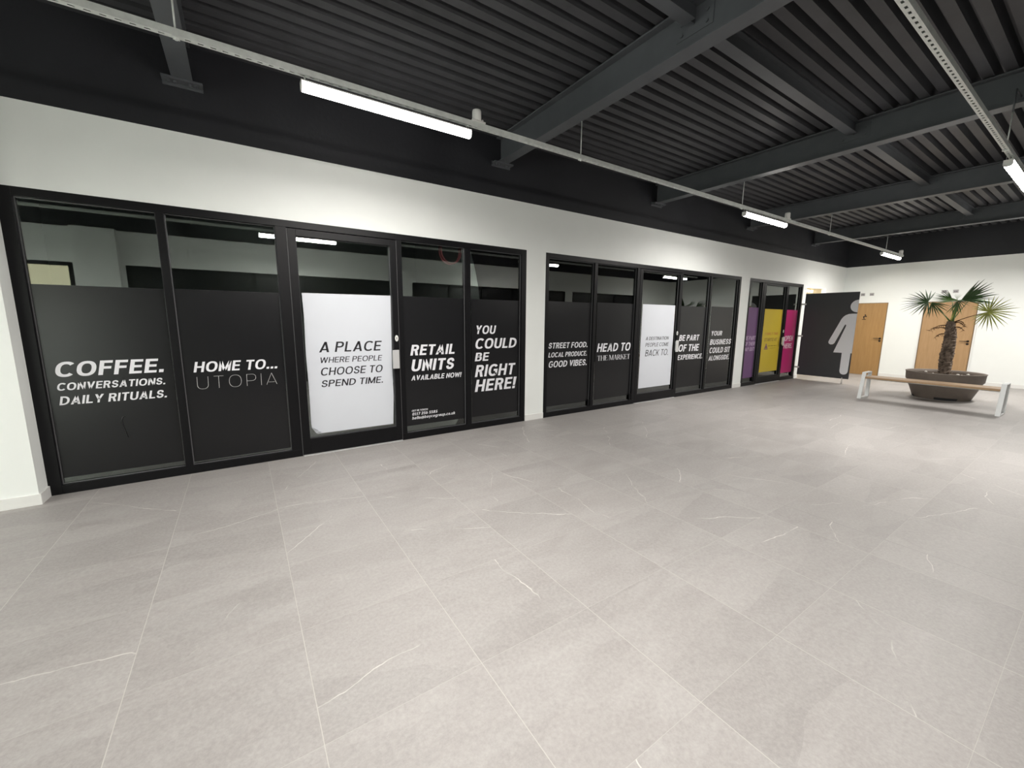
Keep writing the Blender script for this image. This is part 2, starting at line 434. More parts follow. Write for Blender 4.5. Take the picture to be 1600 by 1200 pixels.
fr.box(a, b, YB - .10, YB, ZF - .07, ZF); fr.box(a, b, YB - .10, YB, 0, .08)
w = struct(fr.build('window_7', M['frame'], origin=((a + b) / 2, YB, 0)))
MB().box(a, b, YB - .10, YB, 2.12, 2.18).build('added_transom_bar', M['frame'], w)  # transom bar and tinted glass added unseen, to dim this window's reflection
MB().box(a + .02, b - .02, YB - .06, YB - .05, .05, 2.15).build('glass_pane', M['glass'], w)
MB().box(a + .02, b - .02, YB - .06, YB - .05, 2.151, ZF - .03).build('added_dimming_transom', M['dimglass'], w)

# skirting boards
SK = 0.098
def skirt(name, boxes, org):
    mb = MB()
    for (x0, x1, y0, y1) in boxes: mb.box(x0, x1, y0, y1, 0, SK)
    struct(mb.build(name, M['skirt'], origin=org, bevel=0.003))
skirt('baseboard_pier', [(-3.2, -1.538, -0.205, -0.19), (-1.553, -1.538, -0.19, -0.002)], (-2.4, -.2, 0))
skirt('baseboard_back', [(UNITS[0][1] + .002, UNITS[1][0] - .002, -0.014, 0), (UNITS[1][1] + .002, UNITS[2][0] - .002, -0.014, 0),
                         (UNITS[2][1] + .002, OPEN[0], -0.014, 0), (OPEN[1], XR, -0.014, 0)], (8, 0, 0))
skirt('baseboard_end', [(XR - .014, XR, -0.19, -0.014), (XR - .014, XR, -1.86, -1.15), (XR - .014, XR, YB, -2.96)], (XR, -3, 0))
skirt('baseboard_front', [(OPP[0][1], OPP[1][0], YB, YB + .014), (OPP[1][1], OPP[2][0], YB, YB + .014), (OPP[2][1], XR, YB, YB + .014)], (8, YB, 0))

# rooms behind the shopfronts
mb = MB(); D_ = 5.0
mb.box(-2.6, 13.3, D_, D_ + .1, 0, 3.9)
for x0, x1 in ((-2.7, -2.6), (3.80, 3.93), (10.0, 10.14), (13.2, 13.3)): mb.box(x0, x1, T_, D_, 0, 3.9)
struct(mb.build('wall_unit', M['roomwall']))
struct(MB().box(-2.7, 13.3, T_, D_ + .1, 3.9, 4.0).build('ceiling_unit', M['dark']))
mb = MB()
for x in (3.685, 9.886): mb.box(x, x + .115, T_ + .002, .34, 0, 3.0)
struct(mb.build('trim_1', M['board']))
# corridor behind the opening at the far end
mb = MB()
mb.box(13.302, 13.402, T_, 3.2, 0, 2.75); mb.box(14.9, 15.0, T_, 3.2, 0, 2.75); mb.box(13.402, 14.9, 3.1, 3.2, 0, 2.75)
struct(mb.build('wall_corridor', M['cream']))
struct(MB().box(13.302, 15.0, T_, 3.2, 2.75, 2.85).build('ceiling_corridor', M['cream']))

# ------------------------------------------------------------------ shopfront screens
RC, GL = 0.045, 0.012       # recess of the glass face behind the frame face, glass thickness
FR_D = 0.10                 # frame depth
def screen(n, x0, x1, mulls, panes, side, leaf, gdoor, corners=()):
    """frame of one shop unit with its fixed panes, and the door leaf in it"""
    mb = MB()
    mb.box(x0, x0 + side, 0, FR_D, 0, ZF); mb.box(x1 - side, x1, 0, FR_D, 0, ZF)
    mb.box(x0 + side, x1 - side, 0, FR_D, ZF - .072, ZF)
    lo = [(x0 + side, leaf[0] - .008), (leaf[1] + .006, x1 - side)]
    for a, b in lo: mb.box(a, b, 0, FR_D, 0, .082)
    for a, b in mulls: mb.box(a, b, 0, FR_D, .082, ZF - .072)
    # inner glazing rebate line under the head
    w = struct(mb.build('window_%d' % n, M['frame'], origin=((x0 + x1) / 2, 0, 0), bevel=0.002))
    for (a, b) in panes:
        MB().box(a, b, RC, RC + GL, .082, ZF - .072).build('glass_pane', M['glass'], w)
        bd = MB()
        t = .007
        for (c0, c1, d0, d1) in ((a, a + t, .082, ZF - .072), (b - t, b, .082, ZF - .072), (a + t, b - t, .082, .082 + t), (a + t, b - t, ZF - .072 - t, ZF - .072)):
            bd.box(c0, c1, RC - .008, RC - .0005, d0, d1)
        bd.build('glazing_bead', M['bead'], w)
    for (a, b) in corners:
        cb = MB(); cb.box(b - .045, b - .001, .012, RC - .009, .0825, .205); cb.build('corner_block', M['frame'], w)
    # door leaf
    l0, l1 = leaf; g0, g1, gz0, gz1 = gdoor
    zt = ZF - .08
    mb = MB()
    mb.box(l0, g0, -.004, .056, .012, zt); mb.box(g1, l1, -.004, .056, .012, zt)
    mb.box(g0, g1, -.004, .056, .012, gz0); mb.box(g0, g1, -.004, .056, gz1, zt)
    d = struct(mb.build('door_%d' % n, M['frame'], origin=((l0 + l1) / 2, 0, 0), bevel=0.002))
    MB().box(g0, g1, RC, RC + GL, gz0, gz1).build('glass_pane', M['glass'], d)
    bd = MB(); bd.box(l0 - .006, l0 - .001, .004, .03, .01, zt); bd.box(l1 + .001, l1 + .005, .0, .03, .01, zt)
    bd.build('edge_seal', M['bead'], d)
    bd = MB()
    for (c0, c1, d0, d1) in ((g0, g0 + .006, gz0, gz1), (g1 - .006, g1, gz0, gz1), (g0 + .006, g1 - .006, gz0, gz0 + .006), (g0 + .006, g1 - .006, gz1 - .006, gz1)):
        bd.box(c0, c1, RC - .008, RC - .0005, d0, d1)
    bd.build('glazing_bead', M['bead'], d)
    hx = l1 - .075
    h = MB(); h.box(hx - .03, hx + .055, -.052, -.040, .974, 1.211); h.box(hx + .005, hx + .03, -.040, -.004, 1.0, 1.19)
    h.build('pull_handle', M['silver'], d, bevel=.003)
    lk = MB(); cx, cz = l1 - .034, 1.357
    ov = [(cx + .021 * math.cos(t * math.pi / 12), cz + .04 * math.sin(t * math.pi / 12)) for t in range(24)]
    lk.prism(ov, 1, -.014, -.004)
    lo_ = lk.build('lock_cylinder', M['wplastic'], d)
    kk = MB(); kk.box(cx - .004, cx + .004, -.0155, -.0145, cz - .014, cz + .014); kk.build('keyhole', M['frame'], lo_)
    th = MB(); th.box(l0, l1, -.03, .06, 0.0005, .010); th.build('threshold', M['silver'], d)
    return w, d

screen(1, -1.552, 3.683, [(-.582, -.520), (.388, .492), (1.692, 1.757), (2.650, 2.727)],
       [(-1.468, -.582), (-.520, .388), (1.757, 2.650), (2.727, 3.600)], .084, (.500, 1.686), (.582, 1.616, .195, 2.49))
screen(2, 4.051, 9.884, [(5.122, 5.190), (6.222, 6.288), (7.574, 7.628), (8.632, 8.697)],
       [(4.128, 5.122), (5.190, 6.222), (7.628, 8.632), (8.697, 9.812)], .074, (6.296, 7.568), (6.376, 7.530, .175, 2.53), [(4.128, 5.122), (5.190, 6.222)])
screen(3, 10.268, 13.188, [(10.915, 10.980), (12.292, 12.350)],
       [(10.342, 10.915), (12.350, 13.118)], .074, (10.990, 12.286), (11.112, 12.225, .175, 2.53), [(10.342, 10.915), (12.350, 13.118)])

# ------------------------------------------------------------------ lettering: a grotesque drawn stroke by stroke
def sup(t, e): return math.copysign(abs(t) ** (2 / e), t)
def ring(cx, cy, rx, ry, w, h, a0=0, a1=360, n=28, e=2.35):
    P = []
    for k in range(n + 1):
        t = math.radians(a0 + (a1 - a0) * k / n); c, s_ = sup(math.cos(t), e), sup(math.sin(t), e)
        P.append(((cx + rx * c, cy + ry * s_), (cx + (rx - w) * c, cy + (ry - h) * s_)))
    return [[a[0], b[0], b[1], a[1]] for a, b in zip(P, P[1:])]
def rc(x0, y0, x1, y1): return [[(x0, y0), (x1, y0), (x1, y1), (x0, y1)]]
def dg(x0, y0, x1, y1, hw): return [[(x0, y0), (x0 + hw, y0), (x1 + hw, y1), (x1, y1)]]
def bowl(x0, x1, y0, y1, w, h):
    ry = (y1 - y0) / 2; rx = min(x1 - x0, ry * 1.05); cx, cy = x1 - rx, (y0 + y1) / 2
    return rc(x0, y1 - h, cx, y1) + rc(x0, y0, cx, y0 + h) + ring(cx, cy, rx, ry, w, h, -90, 90, 14)
def curve(pts, W, t, y0=0.0, y1=1.0, n=5):
    """smooth stroke through points given in the unit box, inset by half its weight"""
    q = [V((t / 2 + p[0] * (W - t), y0 + t / 2 + p[1] * (y1 - y0 - t))) for p in pts]
    c = []
    for i in range(len(q) - 1):
        p0, p1, p2, p3 = q[max(i - 1, 0)], q[i], q[i + 1], q[min(i + 2, len(q) - 1)]
        for k in range(n):
            s_ = k / n
            c.append(0.5 * ((2 * p1) + (p2 - p0) * s_ + (2 * p0 - 5 * p1 + 4 * p2 - p3) * s_ ** 2 + (3 * p1 - p0 - 3 * p2 + p3) * s_ ** 3))
    c.append(q[-1]); E_ = []
    for i, p in enumerate(c):
        d = (c[min(i + 1, len(c) - 1)] - c[max(i - 1, 0)]).normalized(); nn = V((-d.y, d.x)) * t / 2
        E_.append((tuple(p + nn), tuple(p - nn)))
    return [[a[0], b[0], b[1], a[1]] for a, b in zip(E_, E_[1:])]
S_PTS = [(.95, .74), (.84, .93), (.5, 1), (.16, .93), (.04, .75), (.16, .585), (.5, .50), (.86, .41), (1, .235), (.84, .065), (.5, 0), (.14, .065), (0, .27)]
def glyph(ch, w):
    h = w * .86
    if ch == ' ': return .36, []
    if ch == '.': return w * 1.1, rc(0, 0, w * 1.1, w * 1.1)
    if ch == '!': return w * 1.1, rc(0, 0, w * 1.1, w * 1.05) + [[(w * .1, w * 1.4), (w, w * 1.4), (w * 1.15, 1), (-.02, 1)]]
    if ch == '-': return .3, rc(0, .35, .3, .35 + h)
    if ch == 'I': return w, rc(0, 0, w, 1)
    if ch == 'L': return .54, rc(0, 0, w, 1) + rc(w, 0, .54, h)
    if ch in 'EF':
        W = .58 if ch == 'E' else .56
        p = rc(0, 0, w, 1) + rc(w, 1 - h, W, 1) + rc(w, .5 - h * .42, W * .94, .5 + h * .58)
        return W, p + (rc(w, 0, W, h) if ch == 'E' else [])
    if ch == 'T': return .62, rc(0, 1 - h, .62, 1) + rc(.31 - w / 2, 0, .31 + w / 2, 1 - h)
    if ch == 'H': return .70, rc(0, 0, w, 1) + rc(.70 - w, 0, .70, 1) + rc(w, .5 - h / 2, .70 - w, .5 + h / 2)
    if ch == 'A':
        W, k = .76, w * 1.08
        return W, dg(0, 0, W / 2 - k / 2, 1, k) + dg(W - k, 0, W / 2 - k / 2, 1, k) + rc(.16, .2, W - .16, .2 + h * .9)
    if ch == 'V': W, k = .74, w * 1.08; return W, dg(W / 2 - k / 2, 0, 0, 1, k) + dg(W / 2 - k / 2, 0, W - k, 1, k)
    if ch == 'W':
        W, k = 1.06, w * 1.04; a, b = W * .27, W * .73
        return W, dg(a - k / 2, 0, 0, 1, k) + dg(a - k / 2, 0, W / 2 - k / 2, 1, k) + dg(b - k / 2, 0, W / 2 - k / 2, 1, k) + dg(b - k / 2, 0, W - k, 1, k)
    if ch == 'M':
        W, k = .86, w * 1.05
        return W, rc(0, 0, w, 1) + rc(W - w, 0, W, 1) + dg(W / 2 - k / 2, .05, 0, 1, k) + dg(W / 2 - k / 2, .05, W - k, 1, k)
    if ch == 'N': W, k = .72, w * 1.12; return W, rc(0, 0, w, 1) + rc(W - w, 0, W, 1) + dg(W - k, 0, 0, 1, k)
    if ch == 'K': W, k = .68, w * 1.2; return W, rc(0, 0, w, 1) + dg(w * .6, .38, W - k, 1, k) + dg(W - k, 0, w * 1.1, .6, k)
    if ch == 'X': W, k = .72, w * 1.15; return W, dg(0, 0, W - k, 1, k) + dg(W - k, 0, 0, 1, k)
    if ch == 'Y': W, k = .72, w * 1.1; return W, dg(W / 2 - k / 2, .40, 0, 1, k) + dg(W / 2 - k / 2, .40, W - k, 1, k) + rc(W / 2 - w / 2, 0, W / 2 + w / 2, .46)
    if ch == 'O': return .82, ring(.41, .5, .41, .51, w, h)
    if ch == 'C': return .74, ring(.41, .5, .41, .51, w, h, 42, 318)
    if ch == 'G': return .78, ring(.41, .5, .41, .51, w, h, 42, 330) + rc(.44, .42, .78, .42 + h) + rc(.78 - w, .12, .78, .42)
    if ch == 'D': return .74, rc(0, 0, w, 1) + bowl(w, .74, 0, 1, w, h)
    if ch == 'P': return .64, rc(0, 0, w, 1) + bowl(w, .64, .42, 1, w, h)
    if ch == 'R': return .66, rc(0, 0, w, 1) + bowl(w, .64, .43, 1, w, h) + dg(.66 - w * 1.1, 0, .30, .46, w * 1.1)
    if ch == 'B': return .66, rc(0, 0, w, 1) + bowl(w, .62, .5 - h * .1, 1, w, h) + bowl(w, .66, 0, .5 + h * .55, w, h)
    if ch == 'S': return .64, curve(S_PTS, .64, (w + h) / 2)
    if ch == 'U': return .70, rc(0, .36, w, 1) + rc(.70 - w, .36, .70, 1) + ring(.35, .36, .35, .37, w, h, 180, 360, 14)
    # figures
    if ch == '0': return .62, ring(.31, .5, .31, .51, w, h)
    if ch == '1': return .44, rc(.14, 0, .14 + w, 1) + dg(-.02, .66, .14, 1, w) + rc(0, 0, .30 + w * .5, h * .8)
    if ch == '2': return .58, curve([(.02, .72), (.12, .93), (.5, 1), (.9, .9), (.98, .7), (.8, .5), (.3, .2), (0, 0)], .58, w) + rc(0, 0, .58, h)
    if ch == '5': return .58, rc(.06, 1 - h, .54, 1) + rc(.06, .46, .06 + w, 1) + curve([(0, .2), (.2, .03), (.55, 0), (.92, .16), (1, .5), (.8, .86), (.45, .92), (.15, .8)], .58, w, 0, .66)
    if ch == '6': return .60, ring(.30, .32, .30, .33, w, h) + curve([(0, .3), (.05, .65), (.3, .94), (.75, 1)], .60, w)
    if ch == '7': return .56, rc(0, 1 - h, .56, 1) + dg(.1, 0, .56 - w, 1 - h, w)
    if ch == '8': return .60, ring(.30, .27, .30, .28, w, h) + ring(.30, .745, .26, .26, w, h)
    # lower case, x-height 0.72
    X = .72
    if ch == 'o': return .60, ring(.30, .36, .30, .37, w, h)
    if ch == 'c': return .54, ring(.30, .36, .30, .37, w, h, 45, 315)
    if ch == 'e': return .60, ring(.30, .36, .30, .37, w, h, 0, 318) + rc(w * .6, .30, .58, .30 + h * .8)
    if ch == 'l': return w, rc(0, 0, w, 1)
    if ch in 'hr':
        if ch == 'r': return .40, rc(0, 0, w, X) + ring(.34, .36, .34, .37, w, h, 80, 165, 8)
        return .58, rc(0, 0, w, 1) + rc(.58 - w, 0, .58, .38) + ring(.29, .38, .29, .35, w, h, 0, 180, 14)
    if ch == 'u': return .58, rc(0, .34, w, X) + rc(.58 - w, 0, .58, X) + ring(.29, .34, .29, .35, w, h, 180, 360, 14)
    if ch == 'b': return .62, rc(0, 0, w, 1) + ring(.32, .36, .30, .37, w, h)
    if ch == 'p': return .62, rc(0, -.28, w, X) + ring(.32, .36, .30, .37, w, h)
    if ch == 'g': return .62, rc(.62 - w, -.05, .62, X) + ring(.30, .36, .30, .37, w, h) + ring(.31, -.05, .31, .24, w, h, 200, 360, 12)
    if ch == 'y': return .60, dg(.30 - w / 2, .0, 0, X, w * 1.05) + dg(.12, -.28, .60 - w, X, w * 1.05)
    if ch == 'k': return .60, rc(0, 0, w, 1) + dg(w * .6, .26, .60 - w * 1.2, X, w * 1.2) + dg(.60 - w * 1.2, 0, w, .44, w * 1.2)
    if ch == '@': return .95, ring(.475, .36, .475, .5, w * .7, h * .7, -60, 300) + ring(.47, .36, .22, .25, w * .7, h * .7) + rc(.62, .16, .62 + w * .7, .6)
    raise KeyError(ch)
def serif(ch):
    t, n = .16, .035
    def st(x, y0=0, y1=1, tt=t): return rc(x, y0, x + tt, y1) + rc(x - .06, y0, x + tt + .06, y0 + n) + rc(x - .06, y1 - n, x + tt + .06, y1)
    if ch == ' ': return .3, []
    if ch == 'T': return .74, st(.29) + rc(0, 1 - n, .74, 1) + rc(0, .78, n, 1) + rc(.74 - n, .78, .74, 1)
    if ch == 'H': return .92, st(.06) + st(.70) + rc(.2, .5, .72, .5 + n)
    if ch == 'E': return .72, st(.06) + rc(.06, 1 - n, .66, 1) + rc(.06, 0, .70, n) + rc(.2, .5, .5, .5 + n) + rc(.66 - n, .8, .66, 1) + rc(.70 - n, 0, .70, .22) + rc(.5 - n, .4, .5, .62)
    if ch == 'M': return 1.06, st(.03, tt=.05) + st(.86) + dg(.48, 0, .08, 1, .15) + dg(.50, 0, .88, 1, .05)
    if ch == 'A': return .86, dg(.06, 0, .38, 1, .045) + dg(.64, 0, .36, 1, .17) + rc(.18, .32, .66, .32 + n) + rc(0, 0, .2, n) + rc(.58, 0, .88, n)
    if ch == 'R': return .84, st(.06) + bowl(.2, .68, .46, 1, .15, n) + dg(.66, 0, .36, .48, .16) + rc(.62, 0, .9, n)
    if ch == 'K': return .88, st(.06) + dg(.22, .4, .66, 1, .05) + dg(.68, 0, .34, .62, .17) + rc(.62, 0, .92, n) + rc(.58, 1 - n, .82, 1)
    raise KeyError(ch)

def lettering(parent, text, x0, x1, z0, cap, w, mat, yf, shear=.2, gap=.10, fn=None, wave=0.0):
    polys, pen, first, last = [], 0.0, None, 0.0
    for i, ch in enumerate(text):
        a, pl = fn(ch) if fn else glyph(ch, w)
        polys += [[(p[0] + pen, p[1]) for p in q] for q in pl]
        last = pen + a; pen += a + (gap if ch != ' ' and text[i + 1:i + 2] != ' ' else .04)
    sx = (x1 - x0) / last
    mb = MB()
    for q in polys:
        mb.face([(x0 + p[0] * sx + shear * cap * p[1], yf, z0 + cap * p[1]) for p in q])
    o = mb.build('lettering', mat, parent)
    # all faces look out into the hall
    me = o.data
    bm = bmesh.new(); bm.from_mesh(me)
    for fc in bm.faces:
        if fc.normal.y > 0: fc.normal_flip()
    bm.to_mesh(me); bm.free()
    return o

YFILM = RC - .0012
def film(x0, x1, z0, z1, mat, label, lines, poly=None):
    """lines: (text, x0, x1, baseline, cap height, weight, material, shear)"""
    c = ((x0 + x1) / 2, YFILM, z0)
    e = thing('window_film', c, label, 'window film', 'lettered films on the shopfront glass')
    mb = MB()
    if poly is None: mb.box(x0, x1, YFILM, RC - .0002, z0, z1)
    else: mb.prism(poly, 1, YFILM, RC - .0002)
    mb.build('film_sheet', mat, e)
    for (t, a, b, z, h, w, mt, sh) in lines:
        lettering(e, t, a, b, z, h, w, mt, YFILM - .0008, sh, gap=.12 if w > .05 else .34)
    return e

W, K = M['txw'], M['txk']
e = film(-1.462, -.592, .138, 1.871, M['film'], 'charcoal film lettered COFFEE. CONVERSATIONS. DAILY RITUALS., on the pane beside the projecting white pier', [
    ('COFFEE.', -1.410, -.669, 1.066, .134, .20, W, .2), ('CONVERSATIONS.', -1.410, -.668, .944, .067, .19, W, .2), ('DAILY RITUALS.', -1.408, -.668, .812, .078, .19, W, .2)])
mb = MB()   # the crease in the film below the lettering
pts = [(-.985, .66), (-1.005, .655), (-1.018, .62), (-1.012, .57), (-1.000, .51), (-.988, .45)]
mb.tube([(a, YFILM, b) for a, b in pts], [.003, .006, .008, .007, .006, .003], 8)
o_ = mb.build('crease', M['film'], e)
film(-.512, .378, .112, 1.876, M['film'], 'charcoal film reading HOME TO... with a line of thin wide-spaced capitals below', [
    ('HOME TO...', -.435, .304, 1.046, .106, .19, W, .2), ('UTOPIA', -.419, .294, .870, .128, .03, M['txg'], .03)])
wl = [(.606, 1.884), (1.609, 1.891), (1.600, 1.2), (1.598, .9), (1.602, .6), (1.583, .233), (.672, .234), (.655, .246), (.612, .315), (.608, .36), (.611, .8), (.604, 1.2), (.612, 1.6)]
e = film(.604, 1.61, .233, 1.89, M['filmw'], 'white sheet with a torn lower corner reading A PLACE WHERE PEOPLE, on a door', [
    ('A PLACE', .743, 1.453, 1.206, .122, .16, K, .2), ('WHERE PEOPLE', .742, 1.463, 1.080, .067, .14, K, .2),
    ('CHOOSE TO', .742, 1.464, .931, .092, .155, K, .2), ('SPEND TIME.', .742, 1.469, .792, .082, .16, K, .2)], poly=wl[::-1])
mb = MB()
mb.face([(.612, YFILM - .001, .318), (.655, YFILM - .004, .243), (.690, YFILM - .018, .262), (.650, YFILM - .022, .300)]); mb.face([(.655, YFILM - .004, .243), (.674, YFILM - .001, .234), (.720, YFILM - .006, .244), (.690, YFILM - .018, .262)])
mb.build('peeled_corner', M['filmw'], e)
film(1.762, 2.640, .172, 1.893, M['film'], 'black film reading RETAIL UNITS AVAILABLE NOW! with contact details at its foot', [
    ('RETAIL', 1.843, 2.482, 1.124, .141, .21, W, .2), ('UNITS', 1.844, 2.462, .911, .159, .21, W, .2), ('AVAILABLE NOW!', 1.846, 2.580, .788, .069, .19, W, .2),
    ('GET IN TOUCH', 1.839, 2.065, .363, .023, .2, W, .2), ('0117 256 5585', 1.843, 2.206, .309, .038, .2, W, .2), ('hello@boycegroup.co.uk', 1.842, 2.479, .253, .040, .2, W, .2)])
film(2.757, 3.585, .170, 1.891, M['film'], 'black film reading YOU COULD BE RIGHT HERE! beside the white pillar', [
    ('YOU', 2.815, 3.149, 1.395, .123, .20, W, .2), ('COULD', 2.809, 3.526, 1.180, .151, .20, W, .2), ('BE', 2.808, 3.032, 1.000, .124, .20, W, .2),
    ('RIGHT', 2.808, 3.491, .766, .176, .20, W, .2), ('HERE!', 2.805, 3.513, .545, .180, .20, W, .2)])
film(4.136, 5.110, .170, 1.905, M['film'], 'black film reading STREET FOOD. LOCAL PRODUCE. GOOD VIBES.', [
    ('STREET FOOD.', 4.171, 5.045, 1.140, .095, .19, W, .2), ('LOCAL PRODUCE.', 4.175, 5.037, .995, .080, .19, W, .2), ('GOOD VIBES.', 4.180, 5.042, .825, .106, .19, W, .2)])
e = film(5.250, 6.205, .178, 1.917, M['film'], 'black film reading HEAD TO with a line of serif capitals beneath', [('HEAD TO', 5.281, 6.157, 1.044, .152, .20, W, .2)])
lettering(e, 'THE MARKET', 5.304, 6.170, .885, .093, 0, W, YFILM - .0008, 0, gap=.05, fn=serif)
film(6.464, 7.480, .278, 1.922, M['filmw'], 'white sheet reading A DESTINATION PEOPLE COME BACK TO. on a door', [
    ('A DESTINATION', 6.608, 7.321, 1.229, .065, .15, K, .2), ('PEOPLE COME', 6.608, 7.335, 1.098, .075, .14, K, .2), ('BACK TO.', 6.613, 7.336, .912, .124, .13, K, .2)])
film(7.678, 8.615, .183, 1.916, M['film'], 'black film reading BE PART OF THE EXPERIENCE.', [
    ('BE PART', 7.685, 8.397, 1.190, .125, .20, W, .2), ('OF THE', 7.684, 8.414, .963, .149, .20, W, .2), ('EXPERIENCE.', 7.677, 8.593, .787, .105, .19, W, .2)])
film(8.800, 9.710, .187, 1.934, M['film'], 'black film reading YOUR BUSINESS COULD SIT ALONGSIDE.', [
    ('YOUR', 8.868, 9.312, 1.285, .105, .20, W, .2), ('BUSINESS', 8.851, 9.729, 1.077, .123, .20, W, .2), ('COULD SIT', 8.853, 9.708, .886, .128, .20, W, .2), ('ALONGSIDE.', 8.846, 9.710, .715, .113, .20, W, .2)])
T2 = M['txl']
film(10.350, 10.900, .192, 1.956, M['purple'], 'purple film reading BE PART OF THEIR DAY OUT!', [
    ('BE PART', 10.375, 10.880, 1.146, .105, .19, T2, .2), ('OF THEIR', 10.380, 10.880, 1.011, .095, .19, T2, .2), ('DAY OUT!', 10.373, 10.880, .874, .095, .19, T2, .2)])
e = film(11.237, 12.215, .290, 1.934, M['yellow'], 'yellow sheet with a small triangular emblem on the door of the far shop unit', [
    ('FAMILY TIME', 11.361, 12.074, 1.265, .066, .16, M['txo'], .2), ('STARTS AT', 11.354, 12.049, 1.099, .086, .16, M['txb'], .2)])
# the small emblem: a peaked tent shape with bars, and two lines too small to read
mb = MB()
for q in ([(11.384, .885), (11.588, .885), (11.588, .91), (11.384, .91)], [(11.40, .92), (11.575, .92), (11.53, .985), (11.44, .985)], [(11.44, .992), (11.53, .992), (11.495, 1.04), (11.475, 1.04)]):
    mb.face([(a, YFILM - .0008, b) for a, b in q][::-1])
mb.build('emblem', M['txv'], e)
mb = MB(); rnd = random.Random(3)
for z, a, b, h in ((.961, 11.60, 12.05, .026), (.906, 11.65, 12.0, .014)):
    x = a
    while x < b:
        ww = rnd.uniform(.02, .035); mb.face([(x, YFILM - .0008, z), (x, YFILM - .0008, z + h), (x + ww, YFILM - .0008, z + h), (x + ww, YFILM - .0008, z)]); x += ww + (.006 if rnd.random() > .2 else .03)
mb.build('small_print', M['txe'], e)
film(12.440, 13.100, .193, 1.934, M['pink'], 'magenta film reading OPEN HERE.', [
    ('OPEN', 12.479, 12.980, 1.083, .145, .19, M['txp'], .2), ('HERE.', 12.490, 12.985, .881, .133, .19, M['txp'], .2)])

# red cable looped inside the first unit behind the glass
e = thing('cable_loop', (2.525, .2, 3.2), 'red cable hanging in a loop behind the glass above RETAIL UNITS', 'cable')
mb = MB(); rnd = random.Random(5)
for k in range(5):
    dx, dz = rnd.uniform(-.014, .014), rnd.uniform(-.018, .018)
    pts = [(2.375 + dx, .19 + k * .010, 3.88)]
    for t in range(0, 25):
        a = math.pi + math.pi * t / 24
        pts.append((2.525 + dx + .150 * math.cos(a), .19 + k * .010, 2.53 + dz + .165 * math.sin(a)))
    pts.append((2.675 + dx, .19 + k * .010, 3.88))
    mb.tube(pts, .0085, 6)
mb.build('cable_strands', M['redcable'], e)

# ------------------------------------------------------------------ roof steel
BX = [-.265, 3.215, 6.63, 10.03, 13.50]
BL = ['charcoal steel beam nearest the left edge of the picture', 'charcoal steel beam that meets the wall above the white pillar',
      'charcoal steel beam crossing behind the second lamp of the near row', 'charcoal steel beam third from the end wall... ', 'charcoal steel beam nearest the white end wall']
BL[0] = 'steel roof beam meeting the wall above the HOME TO... film'
BL[1] = 'steel roof beam meeting the wall above the white pillar beside YOU COULD BE RIGHT HERE!'
BL[2] = 'steel roof beam meeting the wall above the BE PART OF THE EXPERIENCE. film'.replace('BE PART OF THE EXPERIENCE.', 'white A DESTINATION')
BL[3] = 'steel roof beam meeting the wall above the purple film'
BL[4] = 'steel roof beam closest to the white end wall with the oak doors'
ZB, ZBT = 3.75, 4.075
def ibeam_y(mb, x, y0, y1, z0, z1, b, tf, tw):
    mb.box(x - b / 2, x + b / 2, y0, y1, z0, z0 + tf); mb.box(x - b / 2, x + b / 2, y0, y1, z1 - tf, z1)
    mb.box(x - tw / 2, x + tw / 2, y0, y1, z0 + tf, z1 - tf)
def hexbolt(mb, c, axis, rad, ln):
    poly = [(rad * math.cos(k * math.pi / 3), rad * math.sin(k * math.pi / 3)) for k in range(6)]
    if axis == 0: mb.prism([(c[1] + p[0], c[2] + p[1]) for p in poly], 0, c[0], c[0] + ln)
    else: mb.prism([(c[0] + p[0], c[1] + p[1]) for p in poly], 2, c[2], c[2] + ln)
YS = -2.93
for k, x in enumerate(BX):
    e = thing('steel_beam', (x, 0, ZB), BL[k], 'beam', 'main steel beams across the ceiling')
    mb = MB(); ibeam_y(mb, x, YB, -.012, ZB, ZBT, .155, .016, .014); mb.build('beam_section', M['steel'], e, bevel=.002)
    mb = MB(); mb.box(x - .15, x + .15, -.10, -.002, ZB - .022, ZB - .002); mb.box(x - .15, x + .15, -.012, -.0015, ZB - .05, ZB + .02)
    mb.build('seat_bracket', M['steel'], e)
    mb = MB()
    for dx in (-.10, -.055, .055, .10): hexbolt(mb, (x + dx, -.055, ZB - .04), 2, .014, .018)
    mb.build('bracket_bolts', M['steel'], e)
    mb = MB()
    for s in (-1, 1): mb.box(x + s * .010 - .004, x + s * .010 + .004, YS - .16, YS + .16, ZB + .12, ZB + .27)
    mb.build('splice_plate', M['steel'], e)
    mb = MB()
    for s in (-1, 1):
        for dy in (-.11, .11):
            for dz in (.155, .235): hexbolt(mb, (x + s * .014 - (.014 if s < 0 else 0), YS + dy, ZB + dz), 0, .015, .014)
    mb.build('splice_bolts', M['steel'], e)
SL = ['steel joist running in from the left edge to the beam above the pillar', 'steel joist between the beam above the pillar and the next one',
      'steel joist in the bay in front of the purple film', 'steel joist in the bay nearest the end wall']
SL[0] = 'short steel joist from the beam above HOME TO... to the beam above the white pillar'
SL[1] = 'short steel joist from the beam above the white pillar to the next beam beyond it'
SL[2] = 'short steel joist ending at the beam above the purple film'
SL[3] = 'short steel joist between the last two beams before the white end wall'
for k in range(4):
    x0, x1 = BX[k] + .012, BX[k + 1] - .012
    z0, z1, b = 3.925, 4.072, .105
    mb = MB()
    mb.box(x0 + .07, x1 - .07, YS - b / 2, YS + b / 2, z0, z0 + .010); mb.box(x0 + .07, x1 - .07, YS - b / 2, YS + b / 2, z1 - .010, z1)
    mb.box(x0, x1, YS - .005, YS + .005, z0 + .010, z1 - .010)
    o = mb.build('roof_joist', M['steel'], origin=((x0 + x1) / 2, YS, z0))
    tag(o, SL[k], 'joist', 'steel joists between the beams')

